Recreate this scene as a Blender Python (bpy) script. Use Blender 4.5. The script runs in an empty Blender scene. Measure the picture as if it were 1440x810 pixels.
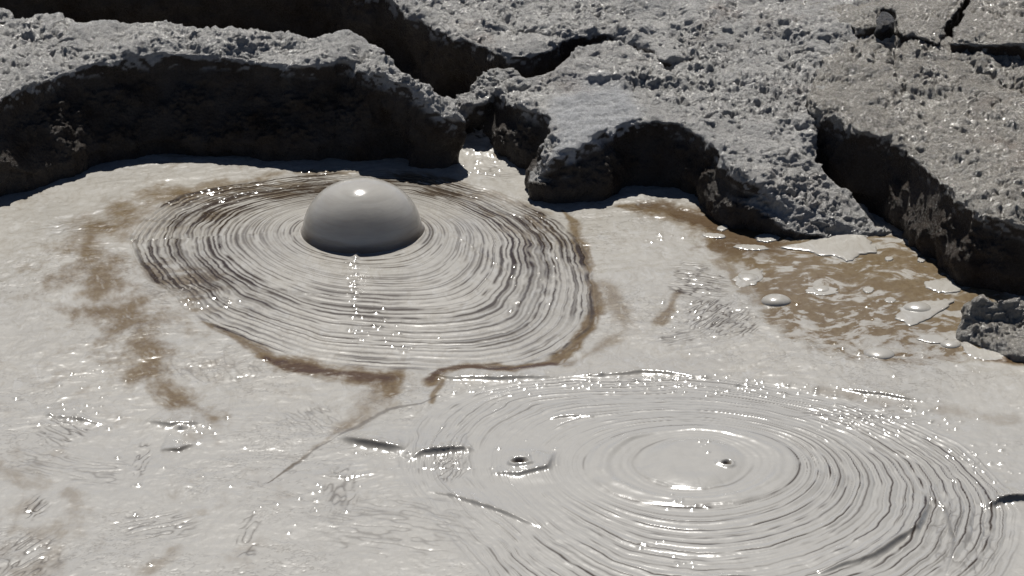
import bpy, bmesh, math, time
import numpy as np
from mathutils import Vector
from mathutils.geometry import tessellate_polygon

T0 = time.time()
SC = bpy.context.scene
COL = SC.collection
rng = np.random.default_rng(11)

# ------------------------------------------------------------------ camera
PITCH = math.radians(22.0)
DIST = 12.0
PX = 3.4 / 1440.0                       # metres per photo pixel at the look-at point
CAM = np.array([0.0, -DIST * math.cos(PITCH), DIST * math.sin(PITCH)])
FWD = np.array([0.0, math.cos(PITCH), -math.sin(PITCH)])
UPV = np.array([0.0, math.sin(PITCH), math.cos(PITCH)])

cd = bpy.data.cameras.new('camera')
cam = bpy.data.objects.new('camera', cd)
COL.objects.link(cam)
cam.location = CAM
cam.rotation_euler = (math.pi / 2 - PITCH, 0, 0)
cd.sensor_width = 36.0
cd.lens = 36.0 * DIST / 3.4
cd.clip_end = 2000.0
SC.camera = cam


def P(px, py, z=0.0):
    """World point at height z seen at this photo pixel."""
    d = FWD * DIST + np.array([1.0, 0, 0]) * ((px - 720) * PX) + UPV * ((405 - py) * PX)
    s = (z - CAM[2]) / d[2]
    return CAM + d * s


def PP(pts, z=0.0):
    return np.array([P(p[0], p[1], p[2] if len(p) > 2 else z) for p in pts])


# ------------------------------------------------------------------ noise
_ang = np.random.default_rng(5).random(4096) * 2 * np.pi
GX, GY = np.cos(_ang).astype(np.float32), np.sin(_ang).astype(np.float32)
_v = np.random.default_rng(6).normal(size=(4096, 3))
_v /= np.linalg.norm(_v, axis=1)[:, None]
G3 = _v.astype(np.float32)


def hsh(i, j, k=0, seed=0):
    h = (i.astype(np.int64) * 73856093) ^ (j.astype(np.int64) * 19349663) ^ (np.asarray(k).astype(np.int64) * 83492791) ^ (seed * 2654435761)
    h = (h ^ (h >> 13)) * 1274126177
    h &= 0xFFFFFFFF
    h = (h ^ (h >> 16)) * 2246822519
    h &= 0xFFFFFFFF
    return h ^ (h >> 15)


def fade(t):
    return t * t * t * (t * (t * 6 - 15) + 10)


def pn2(x, y, seed=0):
    x = np.asarray(x, dtype=np.float64); y = np.asarray(y, dtype=np.float64)
    xi = np.floor(x); yi = np.floor(y)
    fx = (x - xi).astype(np.float32); fy = (y - yi).astype(np.float32)
    xi = xi.astype(np.int64); yi = yi.astype(np.int64)
    u, v = fade(fx), fade(fy)

    def g(a, b):
        h = hsh(xi + a, yi + b, 0, seed) & 4095
        return GX[h] * (fx - a) + GY[h] * (fy - b)
    n0 = g(0, 0); n0 = n0 + u * (g(1, 0) - n0)
    n1 = g(0, 1); n1 = n1 + u * (g(1, 1) - n1)
    return (n0 + v * (n1 - n0)) * 1.5


def fbm2(x, y, oct=4, seed=0, gain=0.5):
    s = 0.0; a = 1.0; t = 0.0
    for o in range(oct):
        s = s + a * pn2(x * 2 ** o + 17.3 * o, y * 2 ** o - 9.1 * o, seed + o)
        t += a; a *= gain
    return s / t


def pn3(p, seed=0):
    pi = np.floor(p); f = (p - pi).astype(np.float32)
    pi = pi.astype(np.int64)
    u = fade(f)

    def g(a, b, c):
        h = hsh(pi[:, 0] + a, pi[:, 1] + b, pi[:, 2] + c, seed) & 4095
        return G3[h, 0] * (f[:, 0] - a) + G3[h, 1] * (f[:, 1] - b) + G3[h, 2] * (f[:, 2] - c)

    def lx(b, c):
        n = g(0, b, c)
        return n + u[:, 0] * (g(1, b, c) - n)

    def ly(c):
        n = lx(0, c)
        return n + u[:, 1] * (lx(1, c) - n)
    n = ly(0)
    return (n + u[:, 2] * (ly(1) - n)) * 1.6


def fbm3(p, oct=4, seed=0, gain=0.5):
    s = 0.0; a = 1.0; t = 0.0
    for o in range(oct):
        s = s + a * pn3(p * 2 ** o + 7.7 * o, seed + o)
        t += a; a *= gain
    return s / t


def worley3(p, seed=0):
    pi = np.floor(p).astype(np.int64)
    f1 = np.full(len(p), 9.0, np.float32)
    f2 = np.full(len(p), 9.0, np.float32)
    for a in (-1, 0, 1):
        for b in (-1, 0, 1):
            for c in (-1, 0, 1):
                i, j, k = pi[:, 0] + a, pi[:, 1] + b, pi[:, 2] + c
                h = hsh(i, j, k, seed)
                dx = i + (h & 1023) / 1023.0 - p[:, 0]
                dy = j + ((h >> 10) & 1023) / 1023.0 - p[:, 1]
                dz = k + ((h >> 20) & 1023) / 1023.0 - p[:, 2]
                d = np.sqrt(dx * dx + dy * dy + dz * dz).astype(np.float32)
                f2 = np.minimum(f2, np.maximum(f1, d))
                f1 = np.minimum(f1, d)
    return f1, f2


def sstep(a, b, x):
    t = np.clip((x - a) / (b - a), 0, 1)
    return t * t * (3 - 2 * t)


def seg_dist(x, y, line, closed=False):
    """distance to polyline, signed side (left of travel +), parameter 0..1 along it"""
    n = len(line)
    best = np.full(x.shape, 1e9); side = np.zeros(x.shape); par = np.zeros(x.shape)
    L = [0.0]
    m = n if closed else n - 1
    for i in range(m):
        L.append(L[-1] + np.linalg.norm(line[(i + 1) % n][:2] - line[i][:2]))
    for i in range(m):
        a = line[i][:2]; b = line[(i + 1) % n][:2]
        ab = b - a; l2 = ab @ ab + 1e-12
        t = np.clip(((x - a[0]) * ab[0] + (y - a[1]) * ab[1]) / l2, 0, 1)
        dx = x - a[0] - t * ab[0]; dy = y - a[1] - t * ab[1]
        d = np.hypot(dx, dy)
        k = d < best
        best = np.where(k, d, best)
        side = np.where(k, np.sign(ab[0] * (y - a[1]) - ab[1] * (x - a[0])), side)
        par = np.where(k, (L[i] + t * math.sqrt(l2)) / L[-1], par)
    return best, side, par


def inside(x, y, poly):
    r = np.zeros(x.shape, bool)
    n = len(poly)
    for i in range(n):
        x1, y1 = poly[i][:2]; x2, y2 = poly[(i + 1) % n][:2]
        c = ((y1 > y) != (y2 > y)) & (x < (x2 - x1) * (y - y1) / (y2 - y1 + 1e-12) + x1)
        r ^= c
    return r


# ------------------------------------------------------------------ node helpers
def mat(name):
    m = bpy.data.materials.new(name)
    m.use_nodes = True
    nt = m.node_tree
    return m, nt, nt.nodes['Principled BSDF']


def N(nt, t, **kw):
    n = nt.nodes.new(t)
    for k, v in kw.items():
        setattr(n, k, v)
    return n


def attr(nt, name):
    n = N(nt, 'ShaderNodeAttribute'); n.attribute_name = name
    return n.outputs['Fac']


def mixc(nt, fac, a, b):
    n = N(nt, 'ShaderNodeMix', data_type='RGBA')
    for s, v in ((n.inputs[0], fac), (n.inputs[6], a), (n.inputs[7], b)):
        if isinstance(v, (tuple, list)):
            s.default_value = (*v, 1.0) if len(v) == 3 else v
        elif isinstance(v, (int, float)):
            s.default_value = v
        else:
            nt.links.new(v, s)
    return n.outputs[2]


def mth(nt, op, a, b=None, c=None, clamp=False):
    n = N(nt, 'ShaderNodeMath', operation=op)
    n.use_clamp = clamp
    for s, v in zip(n.inputs, (a, b, c)):
        if v is None:
            continue
        if isinstance(v, (int, float)):
            s.default_value = v
        else:
            nt.links.new(v, s)
    return n.outputs[0]


def noise(nt, scale, detail=3, rough=0.55, vec=None, dist=0.0):
    n = N(nt, 'ShaderNodeTexNoise')
    n.inputs['Scale'].default_value = scale
    n.inputs['Detail'].default_value = detail
    n.inputs['Roughness'].default_value = rough
    n.inputs['Distortion'].default_value = dist
    if vec is not None:
        nt.links.new(vec, n.inputs['Vector'])
    return n.outputs['Fac']


def rng_map(nt, v, a, b, c, d):
    n = N(nt, 'ShaderNodeMapRange')
    nt.links.new(v, n.inputs[0])
    for i, q in enumerate((a, b, c, d)):
        n.inputs[i + 1].default_value = q
    return n.outputs[0]


MUD_PALE = (0.450, 0.428, 0.384)
MUD_GREY = (0.392, 0.376, 0.344)
BROWN = (0.140, 0.093, 0.043)
LINE = (0.050, 0.036, 0.025)


def mud_material(name, attrs=True):
    m, nt, b = mat(name)
    geo = N(nt, 'ShaderNodeNewGeometry')
    pos = geo.outputs['Position']
    mp = N(nt, 'ShaderNodeMapping')
    mp.inputs['Scale'].default_value = (1.0, 0.55, 1.0)
    nt.links.new(pos, mp.inputs['Vector'])
    n1 = noise(nt, 2.2, 5, 0.6, mp.outputs[0])
    base = mixc(nt, rng_map(nt, n1, 0.35, 0.68, 0, 1), MUD_PALE, MUD_GREY)
    n2 = noise(nt, 38, 5, 0.65, mp.outputs[0], 0.6)
    base = mixc(nt, rng_map(nt, n2, 0.52, 0.75, 0, 0.30), base, (0.30, 0.285, 0.255))
    mp2 = N(nt, 'ShaderNodeMapping')
    mp2.inputs['Scale'].default_value = (1.0, 0.45, 1.0); mp2.inputs['Rotation'].default_value = (0, 0, 0.25)
    nt.links.new(pos, mp2.inputs['Vector'])
    n4 = noise(nt, 17, 9, 0.72, mp2.outputs[0], 2.2)
    base = mixc(nt, rng_map(nt, n4, 0.48, 0.66, 0, 0.48), base, (0.29, 0.26, 0.21))
    n5 = noise(nt, 20, 8, 0.72, mp2.outputs[0], 0.8)
    base = mixc(nt, rng_map(nt, n5, 0.54, 0.62, 0, 0.5), base, (0.50, 0.49, 0.465))
    if attrs:
        base = mixc(nt, attr(nt, 'cool'), base, (0.400, 0.389, 0.364))
        n3 = noise(nt, 55, 4, 0.6, mp.outputs[0])
        br = mixc(nt, rng_map(nt, n3, 0.35, 0.7, 0, 1), BROWN, (0.195, 0.145, 0.080))
        base = mixc(nt, attr(nt, 'brown'), base, br)
        base = mixc(nt, attr(nt, 'deep'), base, (0.075, 0.040, 0.017))
        base = mixc(nt, attr(nt, 'dark'), base, LINE)
    nt.links.new(base, b.inputs['Base Color'])
    r = rng_map(nt, noise(nt, 9, 4, 0.6, pos), 0.3, 0.7, 0.13, 0.21)
    if attrs:
        r = mth(nt, 'SUBTRACT', r, mth(nt, 'MULTIPLY', attr(nt, 'dark'), 0.03))
    nt.links.new(r, b.inputs['Roughness'])
    b.inputs['Specular IOR Level'].default_value = 0.45
    if attrs:
        nt.links.new(mth(nt, 'MULTIPLY', mth(nt, 'SUBTRACT', 1.0, mth(nt, 'MAXIMUM', attr(nt, 'dark'), mth(nt, 'MULTIPLY', attr(nt, 'brown'), 0.8)), clamp=True), 0.26), b.inputs['Coat Weight'])
    else:
        b.inputs['Coat Weight'].default_value = 0.26
    b.inputs['Coat Roughness'].default_value = 0.40
    bp = N(nt, 'ShaderNodeBump')
    bp.inputs['Strength'].default_value = 0.10
    bp.inputs['Distance'].default_value = 0.003
    nt.links.new(noise(nt, 120, 5, 0.65, mp.outputs[0]), bp.inputs['Height'])
    nt.links.new(bp.outputs[0], b.inputs['Normal'])
    return m


def rock_material(name, crust, crust2, body_shade, spark=0.42):
    m, nt, b = mat(name)
    geo = N(nt, 'ShaderNodeNewGeometry')
    pos = geo.outputs['Position']
    n1 = noise(nt, 3.0, 5, 0.6, pos)
    c = mixc(nt, rng_map(nt, n1, 0.38, 0.65, 0, 1), crust, crust2)
    n2 = noise(nt, 70, 5, 0.7, pos)
    c = mixc(nt, rng_map(nt, n2, 0.42, 0.72, 0, 0.7), c, tuple(q * 0.5 for q in crust))
    c = mixc(nt, attr(nt, 'smooth_mud'), c, (0.42, 0.425, 0.43))
    n3 = noise(nt, 6.0, 6, 0.65, pos)
    c = mixc(nt, mth(nt, 'MULTIPLY', attr(nt, 'ochre'), rng_map(nt, n3, 0.45, 0.65, 0, 1)), c, (0.20, 0.13, 0.085))
    bd = mixc(nt, rng_map(nt, n3, 0.35, 0.7, 0, 1), body_shade, tuple(q * w_ for q, w_ in zip(body_shade, (0.40, 0.33, 0.27))))  # brown wall mud, with the shade of the steep faces put into its colour
    c = mixc(nt, attr(nt, 'body_shade'), c, bd)
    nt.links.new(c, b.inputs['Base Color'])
    r = rng_map(nt, noise(nt, 130, 3, 0.6, pos), 0.35, 0.65, spark - 0.08, spark + 0.22)
    nt.links.new(r, b.inputs['Roughness'])
    nt.links.new(rng_map(nt, attr(nt, 'body_shade'), 0, 1, 0.5, 0.12), b.inputs['Specular IOR Level'])
    bp = N(nt, 'ShaderNodeBump')
    bp.inputs['Strength'].default_value = 1.0
    bp.inputs['Distance'].default_value = 0.012
    nt.links.new(noise(nt, 95, 6, 0.75, pos), bp.inputs['Height'])
    nt.links.new(bp.outputs[0], b.inputs['Normal'])
    return m


# ------------------------------------------------------------------ tagging
def tag(o, label=None, cat=None, group=None, kind=None):
    if label: o['label'] = label
    if cat: o['category'] = cat
    if group: o['group'] = group
    if kind: o['kind'] = kind
    return o


def set_attr(me, name, arr):
    a = me.attributes.new(name, 'FLOAT', 'POINT')
    a.data.foreach_set('value', np.ascontiguousarray(arr, dtype=np.float32).ravel())


def grid_mesh(name, X, Y, Z):
    ny, nx = X.shape
    me = bpy.data.meshes.new(name)
    co = np.stack([X, Y, Z], -1).reshape(-1, 3).astype(np.float32)
    me.vertices.add(len(co)); me.vertices.foreach_set('co', co.ravel())
    idx = np.arange(ny * nx, dtype=np.int32).reshape(ny, nx)
    q = np.stack([idx[:-1, :-1], idx[:-1, 1:], idx[1:, 1:], idx[1:, :-1]], -1).reshape(-1, 4)
    me.loops.add(q.size); me.loops.foreach_set('vertex_index', q.ravel())
    me.polygons.add(len(q))
    me.polygons.foreach_set('loop_start', np.arange(0, q.size, 4, dtype=np.int32))
    me.polygons.foreach_set('use_smooth', np.ones(len(q), bool))
    me.update(calc_edges=True)
    return me


# ------------------------------------------------------------------ the mud pool
def axis(lo, hi, step, far):
    core = np.arange(lo, hi + step / 2, step)
    out = []; d = step * 2; v = 0.0
    while v < far:
        v += d; out.append(v); d *= 1.35
    out = np.array(out)
    return np.concatenate([lo - out[::-1], core, hi + out])


gx = axis(-2.15, 2.15, 0.0030, 400.0)
gy = axis(-2.25, 1.75, 0.0042, 400.0)
X, Y = np.meshgrid(gx, gy)
Z = np.zeros_like(X)
brown = np.zeros_like(X); deep = np.zeros_like(X); dark = np.zeros_like(X)
near = np.exp(-(np.maximum(np.hypot(X, Y) - 3.0, 0) / 1.0) ** 2)   # detail fades outside the pool

# gentle base lumps, flaky skin
warpx = 0.05 * fbm2(X * 3, Y * 3, 3, 41); warpy = 0.05 * fbm2(X * 3 + 9, Y * 3, 3, 42)
XW, YW = X + warpx, Y + warpy
skin = fbm2(XW * 9, YW * 7, 5, 3)
flake = fbm2(XW * 30, YW * 22, 4, 8)
Z += near * (0.010 * fbm2(X * 1.6, Y * 1.6, 3, 1) + 0.0030 * skin)
ff = 1 - np.abs(fbm2((XW + 0.5 * YW) * 4.5 + 0.8 * fbm2(X * 2, Y * 2, 2, 44), (YW - 0.35 * XW) * 8, 4, 45, 0.5)) * 2.2
Z += near * 0.0036 * ff * sstep(-0.3, 0.3, fbm2(X * 1.3, Y * 1.3, 2, 46))
Z += near * 0.0006 * np.clip(flake * 3, -1, 1)


def star(c0, inner, outer, x, y):
    """0 at the inner closed outline, 1 at the outer, both star-shaped about c0; also the angle"""
    dx = x - c0[0]; dy = y - c0[1]
    rho = np.hypot(dx, dy); th = np.arctan2(dy, dx)

    def prof(poly):
        d = poly[:, :2] - c0[:2]
        a = np.arctan2(d[:, 1], d[:, 0]); r = np.hypot(d[:, 0], d[:, 1])
        o = np.argsort(a); a = a[o]; r = r[o]
        a = np.concatenate([a - 2 * np.pi, a, a + 2 * np.pi]); r = np.tile(r, 3)
        s = np.linspace(-np.pi * 1.5, np.pi * 1.5, 1441)
        v = np.interp(s, a, r)
        k = np.hanning(61); k /= k.sum()
        v = np.convolve(np.pad(v, 30, mode='edge'), k, 'valid')
        return np.interp(th, s, v)
    ri, ro = prof(inner), prof(outer)
    return (rho - ri) / (ro - ri), th, rho, ri, ro


def ellipse_px(cx, cy, a, b, n=40, z=0.0):
    return PP([(cx + a * math.cos(q), cy + b * math.sin(q), z) for q in np.linspace(0, 2 * math.pi, n, endpoint=False)])


def ring_lines(t, th, x, y, n, seed, warp, width, brk):
    k = t * n + warp
    i = np.floor(k); f = k - i
    h = hsh(i.astype(np.int64), i.astype(np.int64) * 3 + 1, 0, seed)
    j = 0.28 + 0.44 * (h & 1023) / 1023.0
    s0 = ((h >> 10) & 1023) / 1023.0
    mod = 0.5 + 0.9 * pn2(i * 5.37 + 3.1, th * 3.2 / np.pi * 2 + i * 0.77, seed + 9)
    mod2 = 0.5 + 0.8 * pn2(x * 14, y * 14 + i * 3.7, seed + 4)
    s = np.clip(0.35 + 0.9 * s0, 0, 1.2) * sstep(brk, brk + 0.45, mod * 0.65 + mod2 * 0.5)
    w = width * (0.6 + 0.8 * ((h >> 20) & 1023) / 1023.0)
    line = np.exp(-((f - j) / np.maximum(w, 1e-3)) ** 2) * s
    saw = np.where(f < j, f / np.maximum(j, .05), (1 - f) / (1 - j))
    return line, saw, s


# --- upper mound round the big bubble
MB = 0.03
BC = P(509, 326, MB); BR = 84.5 * PX * 1.02 * (12.45 / 12.0)
inner_u = np.array([[BC[0] + BR * math.cos(a), BC[1] + BR * math.sin(a), 0] for a in np.linspace(0, 2 * np.pi, 40, endpoint=False)])
outer_u = PP([(183, 342), (193, 318), (222, 292), (275, 272), (350, 256), (430, 246), (510, 240), (590, 243), (660, 258), (735, 287), (795, 322), (825, 372),
              (838, 425), (826, 470), (790, 503), (730, 520), (660, 524), (590, 520), (520, 516), (440, 510), (380, 496), (320, 468), (262, 432), (215, 392)])
xw = X + 0.011 * fbm2(X * 5, Y * 5, 2, 51) + 0.0025 * fbm2(X * 24, Y * 24, 2, 53)
yw = Y + 0.011 * fbm2(X * 5 + 4, Y * 5, 2, 52) + 0.0025 * fbm2(X * 24, Y * 24 + 5, 2, 54)
# warp dies out near the bubble so the inner rings stay round
t0, th, rho, ri, ro = star(BC, inner_u, outer_u, X, Y)
kw = sstep(0.0, 0.7, t0)
tu, th, _, _, _ = star(BC, inner_u, outer_u, X + (xw - X) * kw, Y + (yw - Y) * kw)
inm = sstep(1.04, 0.97, tu)
inn = (tu > -0.4)
# a few sheared faults in the outer rings
fault = 0.40 * np.tanh(9 * pn2(th * 1.7 + 2, tu * 0.9, 61)) * sstep(0.35, 0.7, tu)
tt = np.clip(tu, -0.3, 1.3) ** 0.92 if False else np.clip(tu, 0, 1.3) ** 0.9
# where the dark bands lie: angle in degrees, 0 = right, 90 = away
deg = np.degrees(th)
heavy = 0.75 * sstep(0.40, 0.62, tu) * (np.exp(-((deg - 18) / 42) ** 2) + np.exp(-((deg - 75) / 28) ** 2)) \
    + 0.8 * sstep(0.35, 0.6, tu) * (np.exp(-((np.abs(deg) - 150) / 26) ** 2) + np.exp(-((deg - 120) / 25) ** 2)) \
    + 0.35 * sstep(0.5, 0.9, tu) * np.exp(-((deg + 140) / 30) ** 2)
heavy = np.clip(1.3 * heavy, 0, 1.15) * (0.68 + 0.9 * fbm2(X * 6, Y * 6, 3, 66))
heavy = np.clip(heavy, 0, 1)
wl = (0.165 + 0.13 * heavy) * np.clip(1 + 0.9 * fbm2(X * 3.5, Y * 3.5, 2, 65), 0.6, 1.6)
brk = 0.16 - 0.25 * heavy
wob = fault + 0.16 * kw * fbm2(X * 14, Y * 14, 3, 71) * (1 + 2.2 * heavy)
l1, saw1, s1 = ring_lines(tt, th, X, Y, 28, 101, wob, wl, brk)
l2, saw2, s2 = ring_lines(tt, th, X, Y, 46, 202, wob * 1.7, wl * 1.05, brk + 0.10)
lines = np.clip(l1 + 0.65 * l2, 0, 1) * inm * inn * (1 - sstep(0.78, 1.0, tu) * sstep(-0.15, 0.25, fbm2(X * 4, Y * 4, 3, 67)))
# folds pile up as steps falling outwards; the grooves between are the dark water lines
mound = MB * np.clip(0.5 + 0.5 * np.cos(np.pi * np.clip(tu, 0, 1)), 0, 1)
Z = Z * (1 - 0.75 * inm) + mound
amp = (0.0022 + 0.0030 * sstep(0.3, 0.8, tu)) * np.clip((ro - ri) / 0.6, 0.15, 1) ** 1.3 * (1 - 0.75 * np.exp(-((deg - 90) / 50) ** 2))
frontq = np.exp(-((np.abs(deg + 90)) / 70) ** 2)
Z += inm * (1 - 0.72 * frontq) * (amp * (np.sin(saw1 * np.pi / 2) * (0.4 + s1) - 0.6) - 0.0022 * lines + 0.0009 * saw2)
dark = np.maximum(dark, np.clip(lines * (0.85 + 0.6 * heavy), 0, 1))
brown = np.maximum(brown, inm * 0.75 * heavy * sstep(0.1, 0.5, fbm2(X * 12 + tu * 6, Y * 9, 4, 69) + 0.5 * heavy - 0.1))
# wet scales over the outer folds
sc = pn2(X * 60, Y * 60, 77) * inm * sstep(0.45, 0.8, tu)
Z += 0.0016 * sc * heavy

# --- lower ring field round the flat dome
LC = P(975, 660)
inner_l = ellipse_px(972, 660, 147, 55)
outer_l = PP([(560, 655), (575, 600), (610, 565), (680, 541), (780, 531), (900, 527), (1020, 533), (1140, 552), (1250, 582), (1340, 622), (1400, 672), (1425, 735),
              (1410, 810), (1320, 880), (1180, 930), (1000, 950), (840, 920), (730, 850), (660, 780), (600, 715)])
t0l, _, _, _, _ = star(LC, inner_l, outer_l, X, Y)
kl = sstep(0.0, 0.5, t0l)
tl, thl, _, _, _ = star(LC, inner_l, outer_l, X + (xw - X) * (0.15 + 0.6 * kl), Y + (yw - Y) * (0.15 + 0.6 * kl))
degl = np.degrees(thl)
inl = sstep(1.05, 0.93, tl)
quiet = np.exp(-((np.abs(degl) - 172) / 26) ** 2) * sstep(0.0, 0.15, tl) * sstep(0.75, 0.5, tl)      # smooth area on the left
act = np.clip(0.45 + 0.6 * np.exp(-((degl + 5) / 40) ** 2) + 0.5 * np.exp(-((degl + 105) / 55) ** 2)
              + 0.25 * np.exp(-((degl - 90) / 40) ** 2), 0, 1) * (1 - 0.85 * quiet) * (1 - 0.6 * np.exp(-((degl + 158) / 22) ** 2))
wobl = 0.35 * kl * fbm2(X * 8, Y * 8, 3, 81) + 0.35 * np.tanh(9 * pn2(thl * 1.5, tl * 1.2, 85)) * sstep(.3, .6, tl)
tlc = np.clip(tl, 0, 1.3)
m1, sw1, q1 = ring_lines(tlc, thl, X, Y, 21, 303, wobl, 0.085, 0.50 - 0.36 * act)
m2, sw2, q2 = ring_lines(tlc, thl, X, Y, 60, 404, wobl * 1.8, 0.14, 0.74 - 0.30 * act)
linl = np.clip(m1 + 0.55 * m2, 0, 1) * inl * (tl > 0.0)
Z = Z * (1 - 0.7 * inl)
Z += inl * (0.0052 * (np.sin(sw1 * np.pi / 2) * (0.3 + q1) - 0.5) * (0.3 + 0.7 * act) * (1 - 0.6 * np.exp(-((degl + 100) / 50) ** 2)) * (1 - 0.65 * np.exp(-((degl - 90) / 55) ** 2)) + 0.0008 * sw2 - 0.0022 * linl) * sstep(-0.02, 0.1, tl)
Z += 0.012 * inl * sstep(1.0, 0.0, tl)
dark = np.maximum(dark, np.clip(1.15 * linl * act, 0, 1))
cool = np.clip(inl * 0.6 + 0.6 * sstep(-0.6, -1.4, Y + 0.3 * fbm2(X, Y, 2, 33)), 0, 0.8)

# --- low dome in the middle of the lower rings: a plate with a lip, an inner swelling
el = star(P(975, 658), ellipse_px(975, 657, 76, 37), inner_l, X, Y)[0]
eln = el + 0.10 * fbm2(X * 6, Y * 6, 3, 92)
brkn = np.clip(0.75 + 1.1 * fbm2(X * 5 + 3, Y * 5, 3, 93), 0.15, 1.3)
Z += brkn * (0.0065 * np.exp(-((eln - 0.72) / 0.30) ** 2) + 0.0030 * np.exp(-((eln - 0.22) / 0.07) ** 2)) + 0.010 * sstep(0.12, -0.6, eln)
Z += 0.0011 * np.sin(eln * 21) * brkn * sstep(1.3, 0.9, el) * sstep(-0.3, 0.1, el)
inner_ring = np.exp(-((eln - 0.09) / 0.035) ** 2) * sstep(-0.2, 0.5, fbm2(X * 4, Y * 4, 2, 94))
dark = np.maximum(dark, 0.45 * inner_ring)


# --- folds: a lip standing on its far side and falling sharply towards the viewer
def fold(pts, h, back=0.10, front=0.006, stain_or_shade=0.0):
    global Z, dark
    ln = PP(pts)
    x0, x1 = ln[:, 0].min() - 4 * back, ln[:, 0].max() + 4 * back
    y0, y1 = ln[:, 1].min() - 4 * back, ln[:, 1].max() + 4 * back
    ix = np.where((gx > x0) & (gx < x1))[0]; iy = np.where((gy > y0) & (gy < y1))[0]
    if len(ix) == 0 or len(iy) == 0: return
    sl = (slice(iy[0], iy[-1] + 1), slice(ix[0], ix[-1] + 1))
    x = xw[sl]; y = yw[sl]
    d, s, p = seg_dist(x, y, ln)
    sd = d * s                                         # + = far side for left-to-right polylines
    tap = np.clip(np.sin(np.pi * np.clip(p, 0.0, 1)), 0, 1) ** 0.6
    endfade = np.exp(-(np.maximum(0, d - back) / back) ** 2)
    prof = np.where(sd > 0, np.exp(-sd / back), np.exp(-np.abs(sd) / front))
    Z[sl] += h * tap * prof * endfade
    if stain_or_shade:
        dark[sl] = np.maximum(dark[sl], stain_or_shade * tap * np.exp(-((sd + 0.5 * front) / (front + 0.004)) ** 2))  # shade of the step face, painted into the dark mask


for pts, h, bk, fr, st in [
    ([(478, 617), (505, 625), (540, 632), (568, 636)], 0.022, 0.09, 0.012, 0.55),
    ([(574, 648), (592, 640), (625, 637), (668, 633)], 0.020, 0.09, 0.010, 0.5),
    ([(600, 528), (640, 536), (700, 536), (760, 531), (800, 530)], 0.012, 0.10, 0.008, 0.25),
    ([(800, 531), (850, 528), (900, 523), (935, 526), (1000, 533)], 0.012, 0.08, 0.008, 0.25),
    ([(832, 680), (858, 697), (900, 710), (960, 716), (1030, 713), (1085, 700), (1115, 684)], 0.0035, 0.10, 0.009, 0.30),
    ([(898, 664), (915, 680), (945, 692), (985, 694), (1020, 688)], 0.007, 0.06, 0.012, 0.05),
    ([(205, 593), (240, 599), (290, 596)], 0.012, 0.12, 0.008, 0.2),
    ([(225, 633), (250, 634), (272, 626)], 0.011, 0.08, 0.006, 0.65),
    ([(60, 585), (110, 590), (155, 600)], 0.006, 0.09, 0.004, 0.35),
    ([(1385, 716), (1410, 707), (1440, 704), (1470, 702)], 0.022, 0.06, 0.006, 0.7),
    ([(690, 668), (730, 673), (770, 664), (782, 640)], 0.012, 0.07, 0.006, 0.3),
    ([(770, 594), (800, 590), (835, 592)], 0.007, 0.05, 0.004, 0.35),
    ([(600, 690), (640, 700), (700, 720), (760, 745)], 0.010, 0.07, 0.005, 0.25),
    ([(440, 668), (480, 672), (530, 667)], 0.005, 0.04, 0.008, 0.3),
    ([(1180, 548), (1240, 556), (1300, 565)], 0.010, 0.05, 0.005, 0.4),
    ([(620, 332), (660, 352), (690, 372), (730, 400)], 0.004, 0.03, 0.004, 0.3),
    ([(300, 395), (350, 410), (410, 418), (500, 425), (560, 424)], 0.0025, 0.04, 0.012, 0.45),
    ([(1290, 690), (1330, 720), (1345, 760), (1330, 810)], 0.012, 0.06, 0.006, 0.4),
    ([(1150, 810), (1230, 785), (1290, 745), (1310, 700)], 0.014, 0.06, 0.006, 0.5),
]:
    fold(pts, h, bk, fr, st)


# --- brown water and stains
def stain_or_shade(pts, w, amt=1.0, arr=None, soft=0.5, nz=1.0, freq=10):
    arr = brown if arr is None else arr
    ln = PP(pts)
    m = 3 * max(w) if isinstance(w, (list, tuple)) else 3 * w
    ix = np.where((gx > ln[:, 0].min() - m) & (gx < ln[:, 0].max() + m))[0]
    iy = np.where((gy > ln[:, 1].min() - m) & (gy < ln[:, 1].max() + m))[0]
    sl = (slice(iy[0], iy[-1] + 1), slice(ix[0], ix[-1] + 1))
    x, y = xw[sl], yw[sl]
    d, s, p = seg_dist(x, y, ln)
    ww = np.interp(p, np.linspace(0, 1, len(w)), w) if isinstance(w, (list, tuple)) else w
    n = fbm2(x * freq, y * freq * 0.6, 5, 121, 0.6)
    LL = np.linalg.norm(np.diff(ln[:, :2], axis=0), axis=1).sum()
    n2 = 0.6 * fbm2(p * LL * 9 + 0.3 * x, d * s * 42 + 0.6 * n, 4, 127, 0.6) + 0.14 * fbm2(x * freq * 2.6, y * freq * 1.7, 4, 128, 0.65)
    v = 1 - d / ww + nz * 1.25 * n + 0.5 * n2
    arr[sl] = np.maximum(arr[sl], amt * sstep(-0.05, soft * 1.5, v) * (1 - 0.55 * sstep(0.12, 0.38, n2 + 0.3 * n)))


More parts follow.
